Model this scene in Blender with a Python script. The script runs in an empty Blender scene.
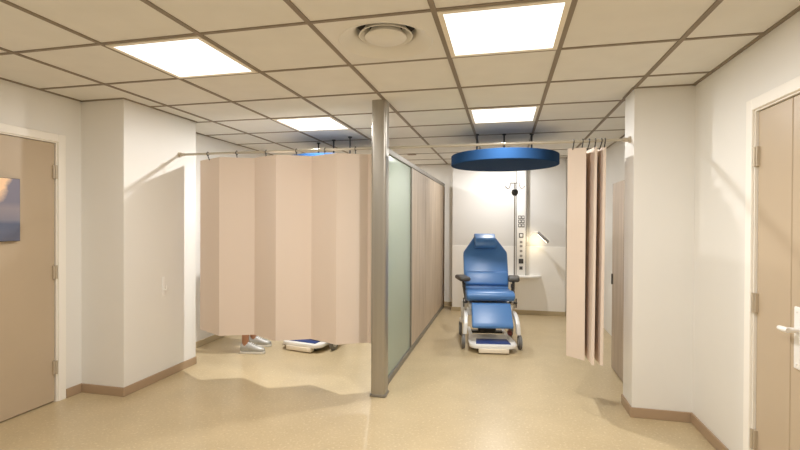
import bpy, bmesh, math, random
from mathutils import Vector, Matrix
random.seed(7)
S = bpy.context.scene
C = S.collection
R = math.radians
H = 2.322                                   # ceiling height

# ------------------------------------------------------------------ materials
def new_mat(name):
    m = bpy.data.materials.new(name); m.use_nodes = True
    nt = m.node_tree
    return m, nt, nt.nodes['Principled BSDF']

def mat(name, col, rough=.5, metal=0., noise=0., nscale=20., bump=0., bscale=200., spec=.5, coat=0., stretch=None):
    m, nt, b = new_mat(name)
    b.inputs['Base Color'].default_value = (*col, 1)
    b.inputs['Roughness'].default_value = rough
    b.inputs['Metallic'].default_value = metal
    b.inputs['Specular IOR Level'].default_value = spec
    b.inputs['Coat Weight'].default_value = coat
    if noise or bump:
        tc = nt.nodes.new('ShaderNodeTexCoord')
        mp = nt.nodes.new('ShaderNodeMapping')
        nt.links.new(tc.outputs['Object'], mp.inputs['Vector'])
        if stretch: mp.inputs['Scale'].default_value = stretch
    if noise:
        n = nt.nodes.new('ShaderNodeTexNoise'); n.inputs['Scale'].default_value = nscale
        n.inputs['Detail'].default_value = 4
        nt.links.new(mp.outputs[0], n.inputs['Vector'])
        r = nt.nodes.new('ShaderNodeValToRGB')
        r.color_ramp.elements[0].position = .3; r.color_ramp.elements[1].position = .7
        r.color_ramp.elements[0].color = (*[c * (1 - noise) for c in col], 1)
        r.color_ramp.elements[1].color = (*[min(1, c * (1 + noise)) for c in col], 1)
        nt.links.new(n.outputs['Fac'], r.inputs['Fac'])
        nt.links.new(r.outputs['Color'], b.inputs['Base Color'])
    if bump:
        n = nt.nodes.new('ShaderNodeTexNoise'); n.inputs['Scale'].default_value = bscale
        nt.links.new(mp.outputs[0], n.inputs['Vector'])
        bp = nt.nodes.new('ShaderNodeBump'); bp.inputs['Strength'].default_value = bump
        bp.inputs['Distance'].default_value = .002
        nt.links.new(n.outputs['Fac'], bp.inputs['Height'])
        nt.links.new(bp.outputs['Normal'], b.inputs['Normal'])
    return m

def emit_mat(name, col, strength):
    m, nt, b = new_mat(name)
    b.inputs['Base Color'].default_value = (.8, .8, .8, 1)
    b.inputs['Emission Color'].default_value = (*col, 1)
    b.inputs['Emission Strength'].default_value = strength
    return m

def floor_mat():
    m, nt, b = new_mat('speckled_linoleum')
    tc = nt.nodes.new('ShaderNodeTexCoord')
    n1 = nt.nodes.new('ShaderNodeTexNoise'); n1.inputs['Scale'].default_value = 3.5; n1.inputs['Detail'].default_value = 5
    r1 = nt.nodes.new('ShaderNodeValToRGB')
    r1.color_ramp.elements[0].position = .3; r1.color_ramp.elements[1].position = .72
    r1.color_ramp.elements[0].color = (.495, .395, .24, 1); r1.color_ramp.elements[1].color = (.555, .445, .275, 1)
    n2 = nt.nodes.new('ShaderNodeTexNoise'); n2.inputs['Scale'].default_value = 55; n2.inputs['Detail'].default_value = 3
    r2 = nt.nodes.new('ShaderNodeValToRGB')
    r2.color_ramp.elements[0].position = .56; r2.color_ramp.elements[1].position = .74
    r2.color_ramp.elements[0].color = (0, 0, 0, 1); r2.color_ramp.elements[1].color = (.65, .65, .65, 1)
    mx = nt.nodes.new('ShaderNodeMixRGB'); mx.inputs[2].default_value = (.74, .64, .45, 1)
    n3 = nt.nodes.new('ShaderNodeTexNoise'); n3.inputs['Scale'].default_value = 90
    r3 = nt.nodes.new('ShaderNodeValToRGB')
    r3.color_ramp.elements[0].position = .60; r3.color_ramp.elements[1].position = .75
    r3.color_ramp.elements[0].color = (0, 0, 0, 1); r3.color_ramp.elements[1].color = (.5, .5, .5, 1)
    mx2 = nt.nodes.new('ShaderNodeMixRGB'); mx2.inputs[2].default_value = (.33, .23, .12, 1)
    for n in (n1, n2, n3): nt.links.new(tc.outputs['Object'], n.inputs['Vector'])
    L = nt.links.new
    L(n1.outputs['Fac'], r1.inputs[0]); L(n2.outputs['Fac'], r2.inputs[0]); L(n3.outputs['Fac'], r3.inputs[0])
    L(r2.outputs[0], mx.inputs[0]); L(r1.outputs[0], mx.inputs[1])
    L(r3.outputs[0], mx2.inputs[0]); L(mx.outputs[0], mx2.inputs[1])
    L(mx2.outputs[0], b.inputs['Base Color'])
    b.inputs['Roughness'].default_value = .30
    b.inputs['Specular IOR Level'].default_value = .45
    return m

def wood_mat(name, ca, cb):
    m, nt, b = new_mat(name)
    tc = nt.nodes.new('ShaderNodeTexCoord'); mp = nt.nodes.new('ShaderNodeMapping')
    mp.inputs['Scale'].default_value = (8, 8, .55)
    n = nt.nodes.new('ShaderNodeTexNoise'); n.inputs['Scale'].default_value = 2.2; n.inputs['Detail'].default_value = 8
    n.inputs['Distortion'].default_value = .4
    mp2 = nt.nodes.new('ShaderNodeMapping'); mp2.inputs['Scale'].default_value = (60, 60, 1.2)
    n2 = nt.nodes.new('ShaderNodeTexNoise'); n2.inputs['Scale'].default_value = 1.5; n2.inputs['Detail'].default_value = 6
    ad = nt.nodes.new('ShaderNodeMath'); ad.operation = 'ADD'
    ml = nt.nodes.new('ShaderNodeMath'); ml.operation = 'MULTIPLY'; ml.inputs[1].default_value = .5
    r = nt.nodes.new('ShaderNodeValToRGB')
    r.color_ramp.elements[0].position = .36; r.color_ramp.elements[1].position = .64
    r.color_ramp.elements[0].color = (*ca, 1); r.color_ramp.elements[1].color = (*cb, 1)
    L = nt.links.new
    L(tc.outputs['Object'], mp.inputs[0]); L(mp.outputs[0], n.inputs['Vector'])
    L(tc.outputs['Object'], mp2.inputs[0]); L(mp2.outputs[0], n2.inputs['Vector'])
    L(n.outputs['Fac'], ad.inputs[0]); L(n2.outputs['Fac'], ad.inputs[1]); L(ad.outputs[0], ml.inputs[0])
    L(ml.outputs[0], r.inputs[0]); L(r.outputs[0], b.inputs['Base Color'])
    b.inputs['Roughness'].default_value = .42
    return m

def frosted_mat():
    m = bpy.data.materials.new('frosted_glass'); m.use_nodes = True
    nt = m.node_tree; nt.nodes.clear()
    out = nt.nodes.new('ShaderNodeOutputMaterial')
    d = nt.nodes.new('ShaderNodeBsdfDiffuse'); d.inputs[0].default_value = (.55, .61, .53, 1)
    t = nt.nodes.new('ShaderNodeBsdfTranslucent'); t.inputs[0].default_value = (.60, .69, .60, 1)
    g = nt.nodes.new('ShaderNodeBsdfGlossy'); g.inputs['Roughness'].default_value = .18
    m1 = nt.nodes.new('ShaderNodeMixShader'); m1.inputs[0].default_value = .55
    m2 = nt.nodes.new('ShaderNodeMixShader')
    f = nt.nodes.new('ShaderNodeFresnel'); f.inputs[0].default_value = 1.35
    L = nt.links.new
    L(d.outputs[0], m1.inputs[1]); L(t.outputs[0], m1.inputs[2])
    L(f.outputs[0], m2.inputs[0]); L(m1.outputs[0], m2.inputs[1]); L(g.outputs[0], m2.inputs[2])
    L(m2.outputs[0], out.inputs[0])
    return m

def cloth_mat():
    m = bpy.data.materials.new('curtain_fabric'); m.use_nodes = True
    nt = m.node_tree; b = nt.nodes['Principled BSDF']; out = nt.nodes['Material Output']
    b.inputs['Base Color'].default_value = (.76, .645, .55, 1); b.inputs['Roughness'].default_value = .85
    b.inputs['Specular IOR Level'].default_value = .2
    t = nt.nodes.new('ShaderNodeBsdfTranslucent'); t.inputs[0].default_value = (.60, .42, .30, 1)
    mx = nt.nodes.new('ShaderNodeMixShader'); mx.inputs[0].default_value = .04
    nt.links.new(b.outputs[0], mx.inputs[1]); nt.links.new(t.outputs[0], mx.inputs[2])
    nt.links.new(mx.outputs[0], out.inputs[0])
    return m

def picture_mat():
    # generic evening clouds over water, in object space (y across, z up)
    m, nt, b = new_mat('cloud_print')
    tc = nt.nodes.new('ShaderNodeTexCoord'); sp = nt.nodes.new('ShaderNodeSeparateXYZ')
    mr = nt.nodes.new('ShaderNodeMapRange'); mr.inputs[1].default_value = 1.227; mr.inputs[2].default_value = 1.658
    r = nt.nodes.new('ShaderNodeValToRGB'); cr = r.color_ramp
    cr.elements[0].position = 0; cr.elements[0].color = (.13, .14, .20, 1)
    cr.elements[1].position = 1; cr.elements[1].color = (.20, .19, .26, 1)
    for p, c in ((.28, (.10, .12, .19)), (.34, (.21, .20, .25)), (.52, (.27, .24, .27)), (.62, (.19, .18, .24))):
        e = cr.elements.new(p); e.color = (*c, 1)
    n = nt.nodes.new('ShaderNodeTexNoise'); n.inputs['Scale'].default_value = 9; n.inputs['Detail'].default_value = 6
    gr = nt.nodes.new('ShaderNodeMapRange'); gr.inputs[1].default_value = 1.42; gr.inputs[2].default_value = 1.60
    gm = nt.nodes.new('ShaderNodeMapRange'); gm.inputs[1].default_value = 2.56; gm.inputs[2].default_value = 2.44
    mu = nt.nodes.new('ShaderNodeMath'); mu.operation = 'MULTIPLY'
    mu2 = nt.nodes.new('ShaderNodeMath'); mu2.operation = 'MULTIPLY'
    th = nt.nodes.new('ShaderNodeValToRGB'); th.color_ramp.elements[0].position = .22; th.color_ramp.elements[1].position = .42
    mx = nt.nodes.new('ShaderNodeMixRGB'); mx.inputs[2].default_value = (.95, .66, .42, 1)
    L = nt.links.new
    L(tc.outputs['Object'], sp.inputs[0]); L(sp.outputs['Z'], mr.inputs[0]); L(mr.outputs[0], r.inputs[0])
    L(tc.outputs['Object'], n.inputs['Vector'])
    L(sp.outputs['Z'], gr.inputs[0]); L(sp.outputs['Y'], gm.inputs[0])
    L(gr.outputs[0], mu.inputs[0]); L(gm.outputs[0], mu.inputs[1])
    L(mu.outputs[0], mu2.inputs[0]); L(n.outputs['Fac'], mu2.inputs[1]); L(mu2.outputs[0], th.inputs[0])
    L(th.outputs[0], mx.inputs[0]); L(r.outputs[0], mx.inputs[1]); L(mx.outputs[0], b.inputs['Base Color'])
    b.inputs['Roughness'].default_value = .45
    return m

M = dict(
    wall=mat('satin_wall_paint', (.80, .785, .75), .45, noise=.015, nscale=1.5, spec=.35),
    lining=mat('white_wall_lining', (.74, .73, .71), .4, spec=.35),
    dado=mat('glossy_white_panel', (.92, .91, .88), .25),
    tile=mat('mineral_ceiling_tile', (.78, .765, .725), .95, noise=.02, nscale=6, bump=.12, bscale=350, spec=.1),
    grid=mat('ceiling_grid_metal', (.27, .225, .175), .6, spec=.3),
    floor=floor_mat(),
    skirt=mat('brown_skirting', (.40, .285, .185), .5),
    skirt2=mat('beige_skirting', (.50, .41, .26), .5),
    door=mat('tan_door_laminate', (.50, .40, .285), .33, noise=.02, nscale=2.5),
    frame=mat('cream_painted_frame', (.90, .87, .81), .4),
    seam=mat('dark_gap', (.16, .10, .05), .8),
    hinge=mat('hinge_metal', (.56, .49, .39), .4, .5),
    alu=mat('anodised_aluminium', (.42, .395, .35), .34, .85, noise=.04, nscale=2, stretch=(30, 30, .5)),
    alu2=mat('dull_aluminium', (.26, .24, .205), .42, .6),
    glass=frosted_mat(),
    wood=wood_mat('pale_oak', (.40, .31, .22), (.60, .49, .38)),
    wood2=wood_mat('grey_oak', (.27, .205, .15), (.45, .355, .275)),
    brown=mat('brown_edge', (.22, .15, .09), .5),
    cloth=cloth_mat(),
    rod=mat('painted_rail', (.50, .46, .38), .35, .3),
    hook=mat('black_hook', (.03, .027, .025), .5),
    disc=mat('blue_felt', (.011, .043, .115), .9, bump=.2, bscale=500, spec=.15),
    cable=mat('black_hanger', (.02, .02, .02), .5),
    vinyl=mat('blue_vinyl', (.075, .205, .48), .36, bump=.05, bscale=300),
    navy=mat('navy_mat', (.03, .06, .22), .5),
    white=mat('white_plastic', (.86, .85, .83), .3),
    cream=mat('cream_metal', (.86, .78, .64), .4),
    dgrey=mat('charcoal_padding', (.055, .05, .045), .5),
    rubber=mat('grey_rubber', (.16, .155, .15), .6),
    hub=mat('grey_hub', (.45, .44, .43), .4),
    chrome=mat('steel_tube', (.40, .385, .36), .25, .9),
    red=mat('dark_red_plastic', (.16, .03, .02), .5),
    vent=mat('vent_enamel', (.77, .75, .70), .45),
    ventdark=mat('vent_throat', (.05, .045, .04), .8),
    light=emit_mat('led_diffuser', (1.0, .99, .965), 1.7),
    lampglow=emit_mat('reading_lamp_lens', (1.0, .86, .6), 8.0),
    lframe=mat('light_frame', (.86, .80, .68), .4),
    dark=mat('dark_socket', (.035, .035, .035), .4),
    grey=mat('grey_socket', (.27, .26, .25), .4),
    picture=picture_mat(),
    pframe=mat('canvas_edge', (.05, .045, .05), .6),
    skin=mat('skin', (.42, .21, .12), .5),
    hair=mat('brown_hair', (.06, .035, .02), .6),
    top=mat('grey_knit', (.35, .36, .38), .9),
    trouser=mat('dark_denim', (.06, .08, .13), .9),
    shoe=mat('silver_trainer', (.47, .47, .45), .38, .25, noise=.12, nscale=40),
    sole=mat('white_sole', (.70, .68, .63), .6),
    lace=mat('shoe_lace', (.82, .82, .80), .7),
)

# ------------------------------------------------------------------ mesh helpers
def BM(): return bmesh.new()

def box(bm, x0, x1, y0, y1, z0, z1, bev=0., seg=2, mtx=None):
    t = bmesh.new()
    bmesh.ops.create_cube(t, size=1)
    for v in t.verts:
        v.co = Vector((x0 + (v.co.x + .5) * (x1 - x0), y0 + (v.co.y + .5) * (y1 - y0), z0 + (v.co.z + .5) * (z1 - z0)))
    if bev: bmesh.ops.bevel(t, geom=t.edges[:], offset=bev, segments=seg, profile=.5, affect='EDGES')
    merge(bm, t, mtx)

def merge(bm, t, mtx=None):
    if mtx is not None: bmesh.ops.transform(t, matrix=mtx, verts=t.verts[:])
    me = bpy.data.meshes.new('tmp'); t.to_mesh(me); t.free()
    bm.from_mesh(me); bpy.data.meshes.remove(me)

def tube(bm, pts, r, seg=12, closed=False):
    pts = [Vector(p) for p in pts]; n = len(pts)
    rs = r if isinstance(r, (list, tuple)) else [r] * n
    rings = []; ref = None
    for i, p in enumerate(pts):
        if closed: d = pts[(i + 1) % n] - pts[i - 1]
        else: d = pts[min(i + 1, n - 1)] - pts[max(i - 1, 0)]
        d.normalize()
        if ref is None:
            ref = Vector((0, 0, 1)) if abs(d.z) < .9 else Vector((1, 0, 0))
        a = (ref - d * ref.dot(d)).normalized(); b = d.cross(a); ref = a
        rings.append([bm.verts.new(p + (a * math.cos(q) + b * math.sin(q)) * rs[i]) for q in [2 * math.pi * k / seg for k in range(seg)]])
    m = n if closed else n - 1
    for i in range(m):
        A, B = rings[i], rings[(i + 1) % n]
        for k in range(seg):
            bm.faces.new((A[k], A[(k + 1) % seg], B[(k + 1) % seg], B[k]))
    if not closed:
        bm.faces.new(rings[0][::-1]); bm.faces.new(rings[-1])

def cyl(bm, p0, p1, r, seg=24, r2=None): tube(bm, [p0, p1], [r, r if r2 is None else r2], seg)

def lathe(bm, prof, cx, cy, seg=48, axis='Z'):
    """prof: (radius, height) list, closed at the ends when radius is 0"""
    rings = []
    for rr, z in prof:
        if rr < 1e-6: rings.append([bm.verts.new((cx, cy, z))])
        else: rings.append([bm.verts.new((cx + rr * math.cos(2 * math.pi * k / seg), cy + rr * math.sin(2 * math.pi * k / seg), z)) for k in range(seg)])
    for A, B in zip(rings, rings[1:]):
        for k in range(seg):
            k2 = (k + 1) % seg
            if len(A) == 1 and len(B) == 1: continue
            if len(A) == 1: bm.faces.new((A[0], B[k2], B[k]))
            elif len(B) == 1: bm.faces.new((A[k], A[k2], B[0]))
            else: bm.faces.new((A[k], A[k2], B[k2], B[k]))

def prism(bm, poly, axis, a, b, bev=0., seg=3, mtx=None):
    """extrude a 2-D polygon along an axis from a to b (axis X: poly=(y,z), Y: (x,z), Z: (x,y))"""
    t = bmesh.new()
    f = {'X': lambda p, s: (s, p[0], p[1]), 'Y': lambda p, s: (p[0], s, p[1]), 'Z': lambda p, s: (p[0], p[1], s)}[axis]
    A = [t.verts.new(f(p, a)) for p in poly]; B = [t.verts.new(f(p, b)) for p in poly]
    n = len(poly)
    t.faces.new(A); t.faces.new(B[::-1])
    for i in range(n): t.faces.new((A[i], B[i], B[(i + 1) % n], A[(i + 1) % n]))
    bmesh.ops.recalc_face_normals(t, faces=t.faces[:])
    if bev: bmesh.ops.bevel(t, geom=t.edges[:], offset=bev, segments=seg, profile=.5, affect='EDGES')
    merge(bm, t, mtx)

def obj(name, bm, m, parent=None, smooth=True, angle=35, label=None):
    me = bpy.data.meshes.new(name)
    bmesh.ops.recalc_face_normals(bm, faces=bm.faces[:])
    bm.to_mesh(me); bm.free()
    if smooth:
        for p in me.polygons: p.use_smooth = True
        me.set_sharp_from_angle(angle=R(angle))
    me.materials.append(M[m] if isinstance(m, str) else m)
    o = bpy.data.objects.new(name, me); C.objects.link(o)
    if parent is not None: o.parent = parent
    if label: o['label'] = label
    return o

def tag(o, label, cat, group=None):
    o['label'] = label; o['category'] = cat
    if group: o['group'] = group
    return o

def thing(name, label, cat, loc=(0, 0, 0), rz=0., group=None):
    o = bpy.data.objects.new(name, None); o.empty_display_size = .1; C.objects.link(o)
    o.location = loc; o.rotation_euler = (0, 0, rz)
    return tag(o, label, cat, group)

def struct(name, bm, m, parent=None, smooth=False, label=None):
    o = obj(name, bm, m, parent, smooth)
    o['kind'] = 'structure'
    if label: o['label'] = label
    return o

def copy_tree(o, parent=None):
    c = o.copy(); C.objects.link(c)
    if parent is not None: c.parent = parent
    for ch in list(o.children): copy_tree(ch, c)
    return c

# ------------------------------------------------------------------ the setting
XL, XR = -3.28, 1.283                        # side walls of the passage
PLX, PLY0, PLY1 = -2.875, 3.04, 3.885          # left pier
PRX, PRY0, PRY1 = .90, 3.57, 3.82            # right pier
CLX = -3.23                                  # side wall of left cubicle
YB, YL = 7.5, 7.1                            # back wall, white lining in front of it
YF = -2.6                                    # wall behind the viewpoint

b = BM(); box(b, -3.45, 1.45, YF - .1, YB + .1, -.1, 0); struct('floor', b, 'floor')
b = BM()
for q in ((-3.45, -.89, YF - .1, YB + .1), (-.31, 1.45, YF - .1, YB + .1), (-.89, -.31, YF - .1, 2.11), (-.89, -.31, 2.69, YB + .1)): box(b, *q, H, H + .1)
box(b, -.9, -.3, 2.1, 2.7, H + .1, H + .12)
ceiling = struct('ceiling', b, 'tile')
# recessed-looking metal grid of the ceiling, 0.6 m modules
b = BM(); g = .0125; zg = H - .006
xs = [-2.7 + .6 * k for k in range(7)]
for x in xs: box(b, x - g, x + g, YF, YB, zg, H)
ys = [-2.1 + .6 * k for k in range(16)]
for y in ys:
    segs = [XL, XR]
    box(b, XL, XR, y - g * .8, y + g * .8, zg + .0007, H)
def rim(x0, x1, y0, y1): box(b, x0, x1, y0, y1, zg - .0007, H)
rim(XL, XL + .022, YF, PLY0); rim(XL, PLX + .018, PLY0 - .018, PLY0); rim(PLX, PLX + .018, PLY0, PLY1)
rim(CLX, CLX + .018, PLY1, YB); rim(CLX, PLX + .018, PLY1, PLY1 + .018)
rim(XR - .022, XR, YF, PRY0); rim(PRX - .018, XR, PRY0 - .018, PRY0); rim(PRX - .018, PRX, PRY0, PRY1)
rim(XR - .018, XR, PRY1, YB); rim(CLX, -.785, YB - .018, YB); rim(-.785, .905, YL - .018, YL)
obj('ceiling_grid', b, 'grid', ceiling, smooth=False)

LD0, LD1, DZ = 1.93, 2.845, 1.966             # left door opening
b = BM()
box(b, XL - .12, XL, YF, LD0, 0, H); box(b, XL - .12, XL, LD1, PLY0, 0, H); box(b, XL - .12, XL, LD0, LD1, DZ, H)
struct('wall_left', b, 'wall')
RD0, RD1 = 1.35, 2.812
b = BM()
box(b, XR, XR + .12, YF, RD0, 0, H); box(b, XR, XR + .12, RD1, YB, 0, H); box(b, XR, XR + .12, RD0, RD1, DZ, H)
struct('wall_right', b, 'wall')
b = BM(); box(b, XL - .12, PLX, PLY0, PLY1, 0, H); struct('wall_left_pier', b, 'wall')
b = BM(); box(b, PRX, XR, PRY0, PRY1, 0, H); struct('wall_right_pier', b, 'wall')
b = BM(); box(b, CLX - .12, CLX, PLY1, YB, 0, H); struct('wall_left_cubicle', b, 'wall')
b = BM(); box(b, CLX - .12, XR + .12, YB, YB + .1, 0, H); struct('wall_back', b, 'wall')
b = BM(); box(b, -3.4, 1.4, YF - .1, YF, 0, H); struct('wall_front', b, 'wall')
b = BM(); box(b, -.77, .89, YL, YB, 0, H); lin = struct('wall_back_lining', b, 'lining')
b = BM(); box(b, -.77, .89, YL - .008, YL, .045, 1.013, .002, 1); struct('trim_1', b, 'dado', label='glossy white panel covering the lower wall behind the treatment chair')

sk = .07
def skirt(name, boxes, m='skirt', h=sk):
    q = BM()
    for x0, x1, y0, y1 in boxes: box(q, x0, x1, y0, y1, 0, h, .003, 1)
    struct(name, q, m)
t = .013
skirt('baseboard_left', [(XL, XL + t, 2.905, PLY0)])
skirt('baseboard_left_pier', [(XL + t, PLX + t, PLY0 - t, PLY0), (PLX, PLX + t, PLY0, PLY1)])
skirt('baseboard_right', [(XR - t, XR, 2.872, PRY0 - t)])
skirt('baseboard_right_pier', [(PRX - t, XR, PRY0 - t, PRY0), (PRX - t, PRX, PRY0, PRY1)])
skirt('baseboard_back', [(CLX, -.77 - t, YB - t, YB)], 'skirt2', .065)
skirt('baseboard_back_lining', [(-.77 - t, .89, YL - t - .008, YL - .008), (-.77 - t, -.77, YL, YB - t)], 'skirt2', .062)
skirt('baseboard_left_cubicle', [(CLX, CLX + t, PLY1, YB - t)], 'skirt2', .065)

# ---- door_1, left: tan leaf, cream frame, three hinges
def door_frame(x, sgn, y0, y1, z):
    q = BM(); w = .055; p = .014                # architrave on the wall face and lining inside the opening
    xa, xb = sorted((x, x + sgn * p))
    box(q, xa, xb, y1 - .004, y1 + w, 0, z + w, .003, 1); box(q, xa, xb, y0 - w, y0 + .004, 0, z + w, .003, 1)
    box(q, xa, xb, y0 + .004, y1 - .004, z - .004, z + w, .003, 1)
    xa, xb = sorted((x, x - sgn * .1))
    box(q, xa, xb, y1 - .012, y1, 0, z); box(q, xa, xb, y0, y0 + .012, 0, z); box(q, xa, xb, y0 + .012, y1 - .012, z - .012, z)
    return q
d1 = bpy.data.objects.new('door_1', None); C.objects.link(d1); d1['kind'] = 'structure'
d1['label'] = 'tan flush door in a cream frame in the left wall'
struct('door_frame', door_frame(XL, 1, LD0, LD1, DZ), 'frame', d1)
b = BM(); box(b, XL - .06, XL - .012, LD0 + .016, LD1 - .016, .008, DZ - .016, .002, 1); obj('door_leaf', b, 'door', d1)
def hinges(parent, x, sgn, y, zs):
    for z in zs:
        q = BM(); cyl(q, (x + sgn * .004, y, z - .05), (x + sgn * .004, y, z + .05), .008, 12)
        xa, xb = sorted((x - sgn * .012, x + sgn * .003)); box(q, xa, xb, y - .022, y, z - .05, z + .05)
        obj('hinge', q, 'hinge', parent)
hinges(d1, XL, 1, LD1 - .014, (1.736, .982, .262))
b = BM()
box(b, XL - .012, XL - .002, 2.02, 2.06, .80, 1.03, .004, 2); cyl(b, (XL - .002, 2.04, .93), (XL + .05, 2.04, .93), .011, 12)
tube(b, [(XL + .05, 2.03, .93), (XL + .05, 2.16, .93)], .011, 12); obj('door_handle', b, 'white', d1)

# ---- door_2, right: leaf and a half, white lever
d2 = bpy.data.objects.new('door_2', None); C.objects.link(d2); d2['kind'] = 'structure'
d2['label'] = 'tan double door with white lever handle in the right wall'
struct('door_frame', door_frame(XR, -1, RD0, RD1, DZ), 'frame', d2)
b = BM(); box(b, XR + .012, XR + .06, 2.512, RD1 - .016, .008, DZ - .016, .003, 1); obj('door_leaf', b, 'door', d2, label='narrow fixed leaf')
b = BM(); box(b, XR + .012, XR + .06, RD0 + .016, 2.507, .008, DZ - .016, .003, 1); lf = obj('door_leaf', b, 'door', d2, label='wide leaf with lever')
hinges(d2, XR, -1, RD1 - .014, (1.719, .961, .250))
b = BM()
box(b, XR + .002, XR + .012, 2.424, 2.470, .723, 1.002, .006, 3)
for z in (.745, .98): cyl(b, (XR + .003, 2.447, z), (XR - .0005, 2.447, z), .005, 10)
ha = obj('handle_plate', b, 'white', lf)
b = BM()
cyl(b, (XR + .004, 2.440, .898), (XR - .040, 2.440, .898), .012, 16)
tube(b, [(XR - .040, 2.428, .898), (XR - .042, 2.445, .898), (XR - .042, 2.475, .897), (XR - .038, 2.497, .896), (XR - .030, 2.505, .896)], [.011, .013, .012, .011, .008], 14)
obj('door_lever', b, 'white', lf)

# ---- picture hanging on the left door
p = thing('picture', 'small framed photo of clouds over water hung on the left door', 'picture')
b = BM(); box(b, XL - .012, XL + .016, 2.215, 2.56, 1.227, 1.658, .001, 1); obj('picture_canvas', b, 'pframe', p, smooth=False)
b = BM(); box(b, XL + .016, XL + .0175, 2.218, 2.557, 1.23, 1.655); obj('picture_print', b, 'picture', p, smooth=False)

# ------------------------------------------------------------------ ceiling lights
SPOTS = [
    (-1.8, 2.4, 'square white ceiling light over the floor in front of the left curtain', 1),
    (0., 2.4, 'largest square ceiling light, top of the picture right of the air vent', 1),
    (-1.8, 4.2, 'small square ceiling light seen above the closed left curtain', 1),
    (0., 4.2, 'small square ceiling light just in front of the blue ceiling disc', 1),
    (0., 6.6, 'square ceiling light hidden behind the right blue disc', 1),
    (-1.8, 6.6, 'square ceiling light hidden behind the left curtain', 1),
    (-1.8, .6, 'square ceiling light to the left behind the viewpoint', 1),
    (0., .6, 'square ceiling light straight above the viewpoint', 1),
    (-1.8, -1.2, 'square ceiling light far behind the viewpoint on the left', 1),
    (0., -1.2, 'square ceiling light far behind the viewpoint on the right', 1)]
first = None
for x, y, lab, on in SPOTS:
    if first is None:
        first = thing('ceiling_light', lab, 'ceiling light', (x, y, H), 0, 'square ceiling light panels')
        b = BM(); w = .287; i = .262
        for q in ((-w, w, -w, -i), (-w, w, i, w), (-w, -i, -i, i), (i, w, -i, i)): box(b, *q, -.009, 0)
        obj('light_frame', b, 'lframe', first, smooth=False)
        b = BM(); box(b, -i, i, -i, i, -.005, 0); obj('light_diffuser', b, 'light', first, smooth=False)
    else:
        c = copy_tree(first); c.location = (x, y, H); c['label'] = lab

def lamp(x, y, w, size=.07, z=H - .012, col=(1., .985, .96)):
    l = bpy.data.lights.new('panel_lamp', 'AREA'); l.shape = 'DISK'; l.size = size; l.energy = w; l.color = col
    o = bpy.data.objects.new('panel_lamp', l); C.objects.link(o); o.location = (x, y, z)
    return o
for x, y, w in ((-1.8, 2.4, 12), (0, 2.4, 26), (-1.8, 4.2, 38), (0, 4.2, 25), (-.1, 6.45, 18), (-1.8, 6.6, 22), (-1.8, .6, 8), (0, .6, 14), (-1.8, -1.2, 7), (0, -1.2, 11)):
    lamp(x, y, w)

# ---- round air diffuser
v = thing('air_vent', 'round air diffuser set in a ceiling tile, left of largest light', 'vent', (-.6, 2.4, H))
b = BM(); N = 64; rin = []; rout = []
for k in range(N):                               # square tile plate with a round opening
    a = 2 * math.pi * k / N; c, d = math.cos(a), math.sin(a); f = .2995 / max(abs(c), abs(d))
    rout.append(b.verts.new((c * f, d * f, -.003))); rin.append(b.verts.new((.25 * c, .25 * d, -.003)))
for k in range(N): b.faces.new((rout[k], rout[(k + 1) % N], rin[(k + 1) % N], rin[k]))
obj('vent_tile', b, 'vent', v)
b = BM(); lathe(b, [(.25, -.003), (.243, -.008), (.232, -.005), (.20, .012), (.172, .034), (.158, .052), (.156, .085)], 0, 0, 64); obj('vent_collar', b, 'vent', v)
b = BM(); lathe(b, [(.157, .084), (0, .085)], 0, 0, 48); obj('vent_throat', b, 'ventdark', v)
b = BM(); lathe(b, [(.100, .080), (.122, .050), (.140, .030), (.142, .026), (.137, .025), (.118, .040), (.100, .060), (.09, .078)], 0, 0, 56); obj('vent_cone', b, 'vent', v)
b = BM(); lathe(b, [(0, .080), (.070, .076), (.088, .045), (.108, .022), (.110, .017), (.104, .013), (.07, .004), (.0, -.002)], 0, 0, 48); obj('vent_core', b, 'vent', v)

# ---- small dark slot on the far ceiling
b = BM(); box(b, -1.316, -1.20, 6.28, 6.36, H - .012, H, .003, 1)
tag(obj('ceiling_grille', b, 'brown'), 'tiny dark slot on the ceiling beyond the partition post', 'grille')

# ------------------------------------------------------------------ partition screen
ps = thing('partition_screen', 'frosted glass and oak partition on a tall aluminium post between the cubicles', 'partition', (-.945, 3.545, 0))
def P(x, y): return x + .945, y - 3.545
b = BM()
r = .02; x0, x1, y0, y1 = -.058, .058, -.055, .062
poly = []
for cx, cy, a0 in ((x1 - r, y1 - r, 0), (x0 + r, y1 - r, 90), (x0 + r, y0 + r, 180), (x1 - r, y0 + r, 270)):
    for k in range(7): poly.append((cx + r * math.cos(R(a0 + 15 * k)), cy + r * math.sin(R(a0 + 15 * k))))
prism(b, poly, 'Z', 0, H); obj('post', b, 'alu', ps)
b = BM(); box(b, -.064, .064, -.061, .068, 0, .018, .004, 2); obj('post_shoe', b, 'alu2', ps)
ya, yg, ye = .062, 1.215, 3.85
b = BM(); box(b, -.036, .014, ya, ye, 1.942, 1.988, .003, 1); obj('top_rail', b, 'alu2', ps)
b = BM(); box(b, -.036, .014, ya, ye, 0, .05, .003, 1); obj('bottom_rail', b, 'alu2', ps)
b = BM(); box(b, -.017, -.005, ya, yg - .01, .045, 1.945); obj('glass_panel', b, 'glass', ps, smooth=False)
b = BM(); box(b, -.03, .010, yg - .012, yg + .012, .05, 1.942, .002, 1); obj('mullion', b, 'alu2', ps)
b = BM(); box(b, -.028, .006, ya, ya + .03, .05, 1.942, .002, 1); obj('mullion', b, 'alu2', ps)
n = 3; w = (ye - .05 - yg - .012) / n
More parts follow.
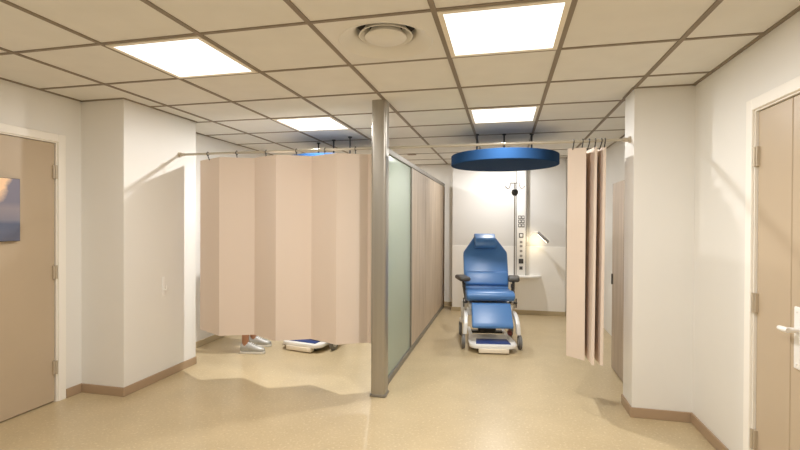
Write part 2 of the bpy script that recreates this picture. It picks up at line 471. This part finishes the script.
for k in range(n):
    q0 = yg + .012 + k * w
    b = BM(); box(b, -.026, .004, q0 + .0015, q0 + w - .0015, .05, 1.942, .002, 1); obj('wood_panel', b, 'wood', ps)
b = BM(); box(b, -.036, .014, ye - .05, ye, .05, 1.942, .003, 1); obj('end_stile', b, 'brown', ps)

# ------------------------------------------------------------------ curtains and rails
RZ, RY = 1.974, 3.66
def rail(xa, xb, lab, ea, eb):
    o = thing('curtain_rail', lab, 'curtain rail', ((xa + xb) / 2, RY, RZ), 0, 'curtain rails')
    h = (xb - xa) / 2
    q = BM(); cyl(q, (-h, 0, 0), (h, 0, 0), .0105, 16); obj('rail_tube', q, 'rod', o)
    for s, e in ((-1, ea), (1, eb)):
        if e:
            q = BM(); cyl(q, (s * h, 0, 0), (s * (h - .014), 0, 0), .024, 20); cyl(q, (s * (h - .014), 0, 0), (s * (h - .05), 0, 0), .0155, 16)
            obj('end_bracket', q, 'hinge', o)
    return o
rail(PLX, -.972, 'thin rail carrying the closed left curtain, from left pier to post', 1, 0)
rail(-.972, PRX, 'thin rail carrying the open right curtain, from post to right pier', 0, 1)

def curtain_mesh(top, bot, z0, z1, th=.006, rows=14):
    q = BM(); n = len(top)
    def offs(pl):
        out = []
        for i in range(n):
            a = Vector(pl[max(i - 1, 0)]); c = Vector(pl[min(i + 1, n - 1)]); d = (c - a).normalized()
            out.append(Vector((-d.y, d.x)) * th / 2)
        return out
    ot, ob = offs(top), offs(bot)
    grid = {}
    for j in range(rows + 1):
        f = j / rows; z = z0 + (z1 - z0) * f
        for i in range(n):
            c = Vector(bot[i]).lerp(Vector(top[i]), f); o = ob[i].lerp(ot[i], f)
            for s in (0, 1):
                e = c + o * (1 if s else -1)
                grid[i, j, s] = q.verts.new((e.x, e.y, z))
    for i in range(n - 1):
        for j in range(rows):
            for s in (0, 1):
                vs = [grid[i, j, s], grid[i + 1, j, s], grid[i + 1, j + 1, s], grid[i, j + 1, s]]
                q.faces.new(vs if s == 0 else vs[::-1])
        for j in (0, rows):
            q.faces.new((grid[i, j, 0], grid[i, j, 1], grid[i + 1, j, 1], grid[i + 1, j, 0]))
    for i in (0, n - 1):
        for j in range(rows):
            q.faces.new((grid[i, j, 0], grid[i, j + 1, 0], grid[i, j + 1, 1], grid[i, j, 1]))
    return q

def hooks(parent, xs, zt):
    for x, y in xs:
        q = BM()
        tube(q, [(x, RY + .016 * math.cos(R(a)), RZ + .016 * math.sin(R(a))) for a in range(0, 360, 30)], .0035, 8, True)
        tube(q, [(x, RY - .010, RZ - .013), (x, RY + (y - RY) * .12, RZ - .026), (x, RY + (y - RY) * .55, zt - .012)], .0042, 8)
        obj('curtain_hook', q, 'hook', parent)

ZT, ZB = 1.932, .362
lc = thing('privacy_curtain', 'wide closed pinkish beige curtain covering the left cubicle', 'curtain', (0, 0, 0), 0, 'privacy curtains')
plan = [(-2.744, 3.78), (-2.423, 3.605), (-2.148, 3.72), (-1.861, 3.57), (-1.599, 3.705), (-1.324, 3.58), (-1.098, 3.71), (-1.060, 3.69)]
obj('curtain_cloth', curtain_mesh(plan, plan, ZB, ZT), 'cloth', lc, angle=4)
hooks(lc, [(-2.58, 3.70), (-2.29, 3.672), (-2.005, 3.65), (-1.72, 3.645), (-1.46, 3.648), (-1.19, 3.66)], ZT)
b = BM(); box(b, -2.648, -2.640, 3.728, 3.742, 1.21, 1.28, .002, 1); obj('pull_tab', b, 'hinge', lc)

rc = thing('privacy_curtain', 'open curtain gathered in narrow folds at the right cubicle entrance', 'curtain', (0, 0, 0), 0, 'privacy curtains')
topp = [(.478, 3.72), (.600, 3.68), (.612, 3.90), (.640, 3.91), (.664, 3.675), (.676, 3.675), (.692, 3.90), (.708, 3.91), (.724, 3.68), (.738, 3.68), (.752, 3.86)]
botp = [(.478, 3.72), (.588, 3.615), (.596, 3.93), (.612, 3.94), (.626, 3.515), (.636, 3.515), (.652, 3.90), (.668, 3.91), (.682, 3.525), (.696, 3.525), (.724, 3.86)]
obj('curtain_cloth', curtain_mesh(topp, botp, ZB, ZT), 'cloth', rc, angle=4)
hooks(rc, [(.512, 3.75), (.575, 3.74), (.62, 3.80), (.662, 3.705), (.705, 3.80), (.728, 3.71)], ZT)
b = BM(); box(b, .486, .494, 3.752, 3.758, 1.13, 1.20, .002, 1); obj('pull_tab', b, 'white', rc)

# small white hook on the left pier
wh = thing('wall_hook', 'small white tieback hook on the side of the left pier', 'hook', (PLX, 3.462, .80))
b = BM(); box(b, 0, .006, -.014, .014, -.085, .085, .003, 2); obj('hook_plate', b, 'white', wh)
b = BM(); tube(b, [(.004, 0, -.02), (.03, 0, -.03), (.036, 0, -.005), (.034, 0, .015)], .005, 10); obj('hook_arm', b, 'white', wh)

# ------------------------------------------------------------------ hanging blue discs
def disc(x, y, rz, lab):
    o = thing('ceiling_disc', lab, 'ceiling disc', (x, y, H), rz, 'round blue discs hung over the chairs')
    q = BM(); rr = .565; z0, z1 = 1.979 - H, 2.087 - H
    lathe(q, [(0, z0), (rr - .006, z0), (rr, z0 + .006), (rr, z1 - .006), (rr - .006, z1), (0, z1)], 0, 0, 96)
    obj('disc_body', q, 'disc', o)
    for k in (-1, 0, 1):
        q = BM(); cyl(q, (k * .29, 0, z1 - .01), (k * .29, 0, 0), .0095, 12); cyl(q, (k * .29, 0, -.012), (k * .29, 0, 0), .022, 16)
        obj('hanger_rod', q, 'cable', o)
    return o
disc(.005, 5.1, R(8), 'round deep blue disc hung from the ceiling above the visible chair')
disc(-1.93, 5.06, R(-30), 'blue disc edge showing above the closed left curtain')

# ------------------------------------------------------------------ treatment chair (faces -y)
def chair(loc, rz, lab):
    o = thing('treatment_chair', lab, 'chair', loc, rz, 'blue treatment chairs')
    T = Matrix.Translation
    # base: white rounded plate with a cream bumper and navy step mat
    q = BM()
    pl = []
    for cx, cy, a0 in ((.14, .03, 0), (-.14, .03, 90), (-.155, -.262, 180), (.155, -.262, 270)):
        for k in range(7): pl.append((cx + .095 * math.cos(R(a0 + 15 * k)), cy + .095 * math.sin(R(a0 + 15 * k))))
    prism(q, pl, 'Z', .052, .094, .010, 2)
    for sx in (-.2, .2): box(q, sx - .02, sx + .02, -.05, .50, .060, .090, .006, 2)
    obj('base_plate', q, 'white', o)
    q = BM(); box(q, -.155, .155, -.368, -.30, .012, .056, .004, 2); obj('bumper', q, 'cream', o)
    q = BM(); box(q, -.16, .16, -.30, .05, .018, .056, .004, 1); obj('undercarriage', q, 'dgrey', o)
    q = BM()
    pl = [(-.180, -.315), (.180, -.315), (.165, -.13), (-.165, -.13)]
    prism(q, pl, 'Z', .090, .104, .004, 2); obj('step_mat', q, 'navy', o)
    # lifting column and seat frame
    q = BM(); box(q, -.10, .10, .24, .40, .07, .40, .02, 3); box(q, -.21, .21, .28, .36, .062, .088, .004, 1); obj('lift_column', q, 'dgrey', o)
    q = BM(); box(q, -.225, .225, .0, .42, .395, .45, .015, 2); box(q, -.255, .255, .07, .115, .315, .40, .008, 2); sf = obj('seat_frame', q, 'white', o)
    # front legs with castors
    for s in (-1, 1):
        q = BM()
        prof = [(.12, .37), (.12, .31), (-.06, .305), (-.112, .25), (-.115, .155), (-.175, .155), (-.175, .275), (-.105, .352), (-.03, .37)]
        prism(q, prof, 'X', s * .270 - .022, s * .270 + .022, .010, 2)
        # splay outwards towards the castor
        for v in q.verts: v.co.x += s * (.37 - v.co.z) * .09
        lg = obj('front_leg', q, 'white', o)
        q = BM(); box(q, min(s * .25, s * .10), max(s * .25, s * .10), -.17, -.12, .062, .088, .006, 2); obj('leg_brace', q, 'white', lg)
        for yy, nm, rad in ((-.145, 'castor', .078), (.44, 'castor', .082)):
            q = BM(); xx = s * .302
            cyl(q, (xx - .016, yy, rad), (xx + .016, yy, rad), rad, 28)
            bmesh.ops.bevel(q, geom=[e for e in q.edges if e.calc_length() > .01 and abs(e.verts[0].co.x - e.verts[1].co.x) < 1e-5], offset=.006, segments=2, affect='EDGES')
            cs = obj(nm, q, 'rubber', o)
            q = BM(); cyl(q, (xx - .019, yy, rad), (xx + .019, yy, rad), rad * .55, 20); obj('castor_hub', q, 'hub', cs)
        q = BM(); box(q, s * .288 - .024, s * .288 + .024, .36, .52, .165, .20, .01, 2); box(q, min(s * .21, s * .30), max(s * .21, s * .30), .40, .45, .19, .42, .01, 2)
        obj('rear_leg', q, 'white', o)
    # seat cushion with rolled front edge
    q = BM()
    prof = [(.40, .545), (.40, .590), (.18, .592), (.02, .606), (-.045, .600), (-.08, .575), (-.085, .545), (-.065, .512), (-.02, .495), (.18, .46), (.40, .455)]
    prism(q, prof, 'X', -.265, .265, .022, 4); obj('seat', q, 'vinyl', o)
    # backrest: chamfered outline, reclined
    tilt = R(26.5)
    BT = T((0, .335, .565)) @ Matrix.Rotation(-tilt, 4, 'X')
    q = BM()
    out = [(-.250, .0), (.250, .0), (.262, .10), (.266, .46), (.262, .485), (.118, .705), (.098, .722), (-.098, .722), (-.118, .705), (-.262, .485), (-.266, .46), (-.262, .10)]
    prism(q, [(x, z) for x, z in out], 'Y', -.03, .055, .018, 4, BT); bk = obj('backrest', q, 'vinyl', o)
    q = BM(); prism(q, [(x * .96, z * .98 + .006) for x, z in out], 'Y', .05, .075, .008, 2, BT); obj('back_shell', q, 'white', o)
    # lumbar section under a stitched seam
    q = BM(); prism(q, [(-.250, .045), (.250, .045), (.258, .215), (-.258, .215)], 'Y', -.074, -.02, .026, 4, BT); obj('lumbar_cushion', q, 'vinyl', o)
    # pillow: half roll
    q = BM()
    prof = [(-.025, .520), (-.080, .508), (-.118, .525), (-.130, .575), (-.116, .630), (-.072, .685), (-.04, .72), (-.012, .735), (.02, .728), (.02, .53)]
    prism(q, prof, 'X', -.128, .128, .014, 3, BT); obj('pillow', q, 'vinyl', o)
    # leg rest
    q = BM()
    prof = [(-.070, .485), (-.095, .480), (-.262, .290), (-.272, .262), (-.255, .240), (-.225, .245), (-.06, .43), (-.052, .465)]
    prism(q, prof, 'X', -.222, .222, .016, 4)
    for v in q.verts: v.co.x *= .955 + .10 * (.485 - v.co.z)
    lr = obj('leg_rest', q, 'vinyl', o)
    q = BM(); box(q, -.2, .2, -.19, -.15, .258, .285, .004, 1); obj('leg_rest_frame', q, 'white', lr)
    # armrests
    for s in (-1, 1):
        q = BM()
        mt = T((s * .292, .20, .722)) @ Matrix.Rotation(s * R(-9), 4, 'Z')
        box(q, -.065, .065, -.14, .15, -.026, .026, .024, 4, mt); am = obj('armrest', q, 'dgrey', o)
        q = BM(); tube(q, [(s * .292, .20, .705), (s * .285, .20, .66), (s * .270, .17, .56), (s * .245, .16, .44)], [.014, .014, .016, .016], 12)
        box(q, s * .278 - .018, s * .278 + .018, .16, .22, .615, .66, .006, 2); obj('armrest_post', q, 'dgrey', am)
        q = BM(); cyl(q, (s * .26, .02, .47), (s * .30, .02, .47), .012, 12); cyl(q, (s * .29, .02, .52), (s * .29, .02, .42), .008, 12); obj('side_lever', q, 'dgrey', o)
    # brake knob
    q = BM(); cyl(q, (.20, -.09, .17), (.20, -.125, .165), .026, 18); cyl(q, (.20, -.09, .17), (.20, .0, .40), .008, 10); obj('brake_pedal', q, 'red', o, label='dark red brake pedal')
    # drip pole on the right
    q = BM(); px, py = .318, .31
    cyl(q, (px, py, .36), (px, py, 1.835), .0075, 14); box(q, .22, px + .015, py - .015, py + .015, .40, .43, .004, 1)
    iv = obj('drip_pole', q, 'chrome', o)
    q = BM(); lathe(q, [(0, -.045), (.022, -.038), (.037, -.015), (.039, .004), (.03, .03), (.0, .042)], 0, 0, 24)
    bmesh.ops.translate(q, vec=(px, py, 1.725), verts=q.verts[:]); obj('pole_knob', q, 'hook', iv)
    for s in (-1, 1):
        q = BM(); tube(q, [(px, py, 1.833), (px + s * .05, py, 1.833), (px + s * .056, py, 1.80), (px + s * .062, py, 1.776), (px + s * .085, py, 1.768), (px + s * .104, py, 1.782), (px + s * .108, py, 1.80)], .0055, 10)
        obj('drip_hook', q, 'chrome', iv)
    return o
ch = chair((-.138, 5.234, 0), R(8.5), 'blue reclining treatment chair under the blue disc in the open right cubicle')
c2 = copy_tree(ch); c2.location = (-2.02, 4.83, 0); c2.rotation_euler = (0, 0, R(-11))
c2['label'] = 'treatment chair behind the closed left curtain, only its white foot plate showing'

# ------------------------------------------------------------------ back wall services
YC = 7.022
mc = thing('service_column', 'tall white wall column of sockets and switches right of the blue chair', 'medical column', (.2555, YL, 0))
b = BM(); box(b, -.064, .064, YC - YL, 0, .575, H, .004, 2); obj('column_body', b, 'white', mc)
for x in (-.068, .068):
    b = BM(); box(b, x - .006, x + .006, YC - YL + .004, 0, .575, H); obj('edge_strip', b, 'grey', mc, smooth=False)
def plate(x, z, w, h, m, inner=None, name='socket'):
    q = BM(); f = YC - YL; box(q, x - w / 2, x + w / 2, f - .006, f, z - h / 2, z + h / 2, .003, 1)
    s = obj(name, q, m, mc)
    if inner:
        q = BM(); box(q, x - w * .31, x + w * .31, f - .009, f - .004, z - h * .31, z + h * .31, .003, 1); obj('socket_face', q, inner, s)
for z in (1.445, 1.385, 1.325):
    for x in (-.022, .024): plate(x, z, .042, .05, 'dark', 'white')
plate(0, 1.178, .062, .066, 'dark', 'white')
for z in (1.08, 1.021, .947, .876): plate(0, z, .038, .034, 'grey', None, 'switch')
plate(0, .797, .066, .07, 'dark', 'dgrey', 'control_screen'); plate(0, .695, .05, .052, 'grey', 'dark')

b = BM()
poly = [(-.345, 0), (-.345, -.16), (-.335, -.18), (-.315, -.19)] + [(.09 + .195 * math.sin(R(a)), -.0 - .205 * math.cos(R(a))) for a in range(0, 91, 9)]
prism(b, poly, 'Z', -.016, .010, .004, 2)
sh = obj('wall_shelf', b, 'white'); sh.location = (.2555, YL - .008, .578)
tag(sh, 'white shelf with a rounded end fixed under the socket column', 'shelf')

rl = thing('reading_lamp', 'small lit reading lamp on an arm beside the socket column', 'lamp', (.335, YL - .03, 1.12))
b = BM(); box(b, -.008, .012, -.03, .03, -.04, .04, .006, 2); obj('lamp_mount', b, 'white', rl)
b = BM(); tube(b, [(.006, 0, .0), (.05, -.06, .06), (.10, -.12, .12), (.165, -.17, .105)], .007, 12); obj('lamp_arm', b, 'white', rl)
hn = Vector((-.62, .40, -.62)).normalized(); hx = Vector((.70, .05, -.71)); hx = (hx - hn * hx.dot(hn)).normalized(); hy = (-hn).cross(hx)
HT = Matrix((hx, hy, -hn)).transposed().to_4x4(); HT.translation = (.222, -.185, .038)
b = BM(); box(b, -.105, .105, -.028, .028, -.014, .014, .010, 3, HT); hd = obj('lamp_head', b, 'grey', rl)
b = BM(); box(b, -.09, .09, -.02, .02, -.017, -.013, 0, 1, HT); obj('lamp_lens', b, 'lampglow', hd)
l = bpy.data.lights.new('reading_lamp_bulb', 'SPOT'); l.energy = 2.6; l.color = (1, .80, .48); l.spot_size = R(130); l.spot_blend = 1.; l.shadow_soft_size = .03
lo = bpy.data.objects.new('reading_lamp_bulb', l); C.objects.link(lo); lo.location = (.335 + .205, YL - .03 - .170, 1.12 + .015)
lo.rotation_euler = (Vector((-.75, .75, -.35))).to_track_quat('-Z', 'Y').to_euler()

# tall oak cabinet in the right cubicle
tc = thing('tall_cabinet', 'tall grey oak cabinet beyond the right pier, beside the gathered curtain', 'cabinet', (1.14, 4.27, 0))
cx0, cx1, cy0, cy1 = -.135, XR - 1.14 - .022, PRY1 + .022 - 4.27, 4.70 - 4.27
b = BM(); box(b, cx0 + .018, cx1, cy0, cy1, .0, 1.742); obj('cabinet_body', b, 'wood2', tc, smooth=False)
for k, (q0, q1) in enumerate(((cy0 + .003, .0), (.003, cy1 - .003))):
    b = BM(); box(b, cx0, cx0 + .018, q0, q1, .012, 1.738, .002, 1); dd = obj('cabinet_door', b, 'wood2', tc)
    if k: 
        b = BM(); box(b, cx0 - .012, cx0, q1 - .035, q1 - .018, .795, .895, .003, 1); obj('cabinet_handle', b, 'dgrey', dd)
    
# ------------------------------------------------------------------ person behind the curtain (faces +x)
def skin_mesh(verts, edges, radii, sub=2):
    me = bpy.data.meshes.new('s'); me.from_pydata(verts, edges, []); ob = bpy.data.objects.new('s', me); C.objects.link(ob)
    ob.modifiers.new('k', 'SKIN'); sm = ob.modifiers.new('s', 'SUBSURF'); sm.levels = sub
    for i, r in enumerate(radii):
        d = me.skin_vertices[0].data[i]; d.radius = r if isinstance(r, tuple) else (r, r); d.use_root = (i == 0)
    dg = bpy.context.evaluated_depsgraph_get(); ev = ob.evaluated_get(dg)
    out = bpy.data.meshes.new_from_object(ev)
    bpy.data.objects.remove(ob); bpy.data.meshes.remove(me)
    return out
def chains(V, E, RR):
    """every unbranched limb as its own closed skinned chain"""
    nxt = {}
    for a, c in E: nxt.setdefault(a, []).append(c)
    out = []
    def run(path):
        while True:
            n2 = nxt.get(path[-1], [])
            if not n2: break
            cont = [c for c in n2 if c == path[-1] + 1]
            for c in n2:
                if c not in cont: run([path[-1], c])
            if not cont: break
            path = path + cont
        if len(path) > 2 and path[1] != path[0] + 1: path = path[1:] if False else path
        rad = [RR[p] for p in path]
        if len(path) > 1 and path[1] != path[0] + 1:            # a branch starts inside its parent with its own radius
            rad[0] = RR[path[1]]
        out.append(skin_mesh([V[p] for p in path], [(i, i + 1) for i in range(len(path) - 1)], rad))
    run([0]); return out
def remesh(name, meshes, m, parent, voxel, smooth=2):
    q = bmesh.new()
    for me in meshes: q.from_mesh(me); bpy.data.meshes.remove(me)
    me = bpy.data.meshes.new('r'); q.to_mesh(me); q.free()
    ob = bpy.data.objects.new('r', me); C.objects.link(ob)
    rm = ob.modifiers.new('r', 'REMESH'); rm.mode = 'VOXEL'; rm.voxel_size = voxel; rm.use_smooth_shade = True
    if smooth: sm = ob.modifiers.new('s', 'SMOOTH'); sm.iterations = smooth; sm.factor = .5
    dg = bpy.context.evaluated_depsgraph_get()
    out = bpy.data.meshes.new_from_object(ob.evaluated_get(dg))
    bpy.data.objects.remove(ob); bpy.data.meshes.remove(me)
    q = bmesh.new(); q.from_mesh(out)          # one continuous surface: drop stray inner shells
    left = set(q.verts); best = []
    while left:
        st = [left.pop()]; isl = []
        while st:
            v = st.pop(); isl.append(v)
            for e in v.link_edges:
                o2 = e.other_vert(v)
                if o2 in left: left.remove(o2); st.append(o2)
        if len(isl) > len(best): best = isl
    keep = set(best); print('island', name, len(best), len(q.verts))
    bmesh.ops.delete(q, geom=[v for v in q.verts if v not in keep], context='VERTS')
    q.to_mesh(out); q.free()
    out.materials.clear(); out.materials.append(M[m])
    for pz in out.polygons: pz.use_smooth = True
    o = bpy.data.objects.new(name, out); out.name = name; C.objects.link(o); o.parent = parent
    return o
def ball(c, r, seg=24):
    q = bmesh.new(); bmesh.ops.create_uvsphere(q, u_segments=seg, v_segments=seg // 2, radius=1)
    for v in q.verts: v.co = Vector(c) + Vector((v.co.x * r[0], v.co.y * r[1], v.co.z * r[2]))
    me = bpy.data.meshes.new('b'); q.to_mesh(me); q.free(); return me

pe = thing('person', 'person standing behind the closed left curtain, bare ankles and silver trainers showing', 'person', (-2.605, 4.43, 0), R(13))
V = [(0, 0, .92), (0, 0, 1.06), (.01, 0, 1.22), (-.01, 0, 1.36), (-.005, 0, 1.44), (.015, 0, 1.49)]
E = [(i, i + 1) for i in range(5)]; RR = [(.125, .15), (.10, .125), (.11, .145), (.085, .12), (.052, .055), (.05, .052)]
for s in (-1, 1):
    k = len(V); V += [(-.01, s * .155, 1.375), (-.015, s * .215, 1.12), (.06, s * .225, .88), (.085, s * .222, .83)]
    E += [(3, k), (k, k + 1), (k + 1, k + 2), (k + 2, k + 3)]; RR += [.052, .040, .027, (.022, .034)]
    k = len(V); ya = .122 if s < 0 else .143
    V += [(0, s * .085, .84), (.015, s * .10, .48), (-.01, s * .12, .34), (-.028, s * (ya - .002), .13), (-.02, s * ya, .055)]
    E += [(0, k), (k, k + 1), (k + 1, k + 2), (k + 2, k + 3), (k + 3, k + 4)]; RR += [.088, .056, .053, .037, .036]
meshes = chains(V, E, RR)
meshes += [ball((.02, 0, 1.585), (.098, .078, .115)), ball((.045, 0, 1.54), (.07, .06, .075)), ball((.123, 0, 1.572), (.016, .013, .022))]
for s in (-1, 1): meshes += [ball((.005, s * .078, 1.58), (.022, .012, .033)), ball((.098, s * .034, 1.592), (.02, .02, .014))]
meshes += [ball((.112, 0, 1.528), (.012, .028, .009))]
for s in (-1, 1):
    hx, hy, hz = .092, s * .221, .80
    for f, (dx, ln) in enumerate(((.032, .072), (.012, .082), (-.008, .076), (-.026, .060))):
        v = [(hx - .02 + dx, hy, hz + .02), (hx - .01 + dx, hy, hz - .02), (hx - .004 + dx, hy - s * .006, hz - .02 - ln * .5), (hx - .004 + dx, hy - s * .022, hz - .02 - ln)]
        meshes.append(skin_mesh(v, [(0, 1), (1, 2), (2, 3)], [.0105, .0095, .0085, .0075], 1))
    v = [(hx + .0, hy, hz + .035), (hx + .032, hy - s * .012, hz + .008), (hx + .048, hy - s * .022, hz - .028)]
    meshes.append(skin_mesh(v, [(0, 1), (1, 2)], [.013, .011, .009], 1))
    meshes.append(ball((hx, hy, hz + .012), (.042, .016, .05)))
remesh('body', meshes, 'skin', pe, .0065)
for e in (-1, 1):
    q = BM(); bmesh.ops.create_uvsphere(q, u_segments=12, v_segments=8, radius=.009); bmesh.ops.translate(q, vec=(.112, e * .034, 1.588), verts=q.verts[:]); obj('eye', q, 'dark', pe)
meshes = [ball((.0, 0, 1.615), (.10, .090, .098)), ball((-.035, 0, 1.555), (.068, .082, .10))]
ho = remesh('hair', meshes, 'hair', pe, .008)
# clothing follows the body
tv = [(0, 0, .88), (0, 0, 1.06), (.01, 0, 1.22), (-.01, 0, 1.37), (-.005, 0, 1.425)]
te = [(i, i + 1) for i in range(4)]; tr = [(.148, .172), (.118, .145), (.125, .16), (.10, .135), (.062, .066)]
for s in (-1, 1):
    k = len(tv); tv += [(-.01, s * .155, 1.375), (-.014, s * .205, 1.17)]; te += [(3, k), (k, k + 1)]; tr += [.068, .058]
remesh('knit_top', chains(tv, te, tr), 'top', pe, .010, 3)
tv = [(0, 0, .97), (0, 0, .86)]; te = [(0, 1)]; tr = [(.128, .155), (.138, .165)]
for s in (-1, 1):
    k = len(tv); tv += [(0, s * .088, .83), (.015, s * .10, .50), (.0, s * .112, .385)]; te += [(1, k), (k, k + 1), (k + 1, k + 2)]; tr += [.105, .078, .074]
remesh('cropped_trousers', chains(tv, te, tr), 'trouser', pe, .010, 3)

def shoe_mesh(s):
    """trainer along +x, heel at x=-.075, toe at .175"""
    st = [(-.075, .020, .012, .060), (-.068, .028, .004, .082), (-.045, .034, .0, .092), (-.01, .036, .0, .094), (.02, .037, .0, .086),
          (.06, .041, .0, .070), (.10, .045, .0, .056), (.14, .041, .0, .047), (.165, .030, .004, .038), (.176, .014, .010, .028)]
    q = BM(); rings = []
    for x, w, z0, z1 in st:
        ring = []
        for k in range(20):
            a = 2 * math.pi * k / 20; ca, sa = math.cos(a), math.sin(a)
            yy = w * (abs(ca) ** .7) * (1 if ca >= 0 else -1)
            zz = (z0 + z1) / 2 + (z1 - z0) / 2 * (abs(sa) ** .75) * (1 if sa >= 0 else -1)
            if sa > 0: yy *= 1 - .38 * sa
            ring.append(q.verts.new((x, yy, zz * 1.15 + .014)))
        rings.append(ring)
    for A, B in zip(rings, rings[1:]):
        for k in range(20): q.faces.new((A[k], A[(k + 1) % 20], B[(k + 1) % 20], B[k]))
    q.faces.new(rings[0][::-1]); q.faces.new(rings[-1])
    return q
for s, off, rz in ((-1, (0, -.122, 0), 0.), (1, (-.012, .143, 0), R(2))):
    q = shoe_mesh(s); bmesh.ops.rotate(q, cent=(0, 0, 0), matrix=Matrix.Rotation(rz, 3, 'Z'), verts=q.verts[:]); bmesh.ops.translate(q, vec=off, verts=q.verts[:])
    so = obj('trainer', q, 'shoe', pe, angle=60)
    q = BM(); pl = []
    st = [(-.080, .012), (-.074, .028), (-.045, .037), (0, .038), (.05, .043), (.10, .048), (.145, .043), (.170, .030), (.181, .012)]
    pl = [(x, w) for x, w in st] + [(x, -w) for x, w in st[::-1]]
    prism(q, pl, 'Z', 0, .022, .004, 2); bmesh.ops.rotate(q, cent=(0, 0, 0), matrix=Matrix.Rotation(rz, 3, 'Z'), verts=q.verts[:]); bmesh.ops.translate(q, vec=off, verts=q.verts[:])
    obj('sole', q, 'sole', so)
    q = BM()
    for x, z in ((.035, .106), (.055, .098), (.075, .089)): tube(q, [(x, -.022, z - .006), (x + .004, 0, z + .006), (x, .022, z - .006)], .003, 8)
    bmesh.ops.rotate(q, cent=(0, 0, 0), matrix=Matrix.Rotation(rz, 3, 'Z'), verts=q.verts[:]); bmesh.ops.translate(q, vec=off, verts=q.verts[:])
    obj('laces', q, 'lace', so)

# ------------------------------------------------------------------ camera, world, view
cam = bpy.data.cameras.new('camera'); cam.sensor_width = 36; cam.lens = 453 / 800 * 36; cam.clip_start = .05
co = bpy.data.objects.new('camera', cam); C.objects.link(co)
yaw, pit, rol = R(13.0), R(-.42), R(.254)
fw = Vector((-math.sin(yaw) * math.cos(pit), math.cos(yaw) * math.cos(pit), math.sin(pit)))
rt = Vector((math.cos(yaw), math.sin(yaw), 0)); up = rt.cross(fw)
r2 = rt * math.cos(rol) + up * math.sin(rol); u2 = -rt * math.sin(rol) + up * math.cos(rol)
mw = Matrix((r2, u2, -fw)).transposed().to_4x4(); mw.translation = (.015, .087, 1.373)
co.matrix_world = mw
S.camera = co
w = bpy.data.worlds.new('world'); S.world = w; w.use_nodes = True
w.node_tree.nodes['Background'].inputs[0].default_value = (1, .95, .88, 1)
w.node_tree.nodes['Background'].inputs[1].default_value = .05
S.cycles.max_bounces = 14; S.cycles.diffuse_bounces = 8
vs = S.view_settings
vs.view_transform = 'Standard'; vs.look = 'None'; vs.gamma = 1; vs.use_curve_mapping = False; vs.exposure = .06
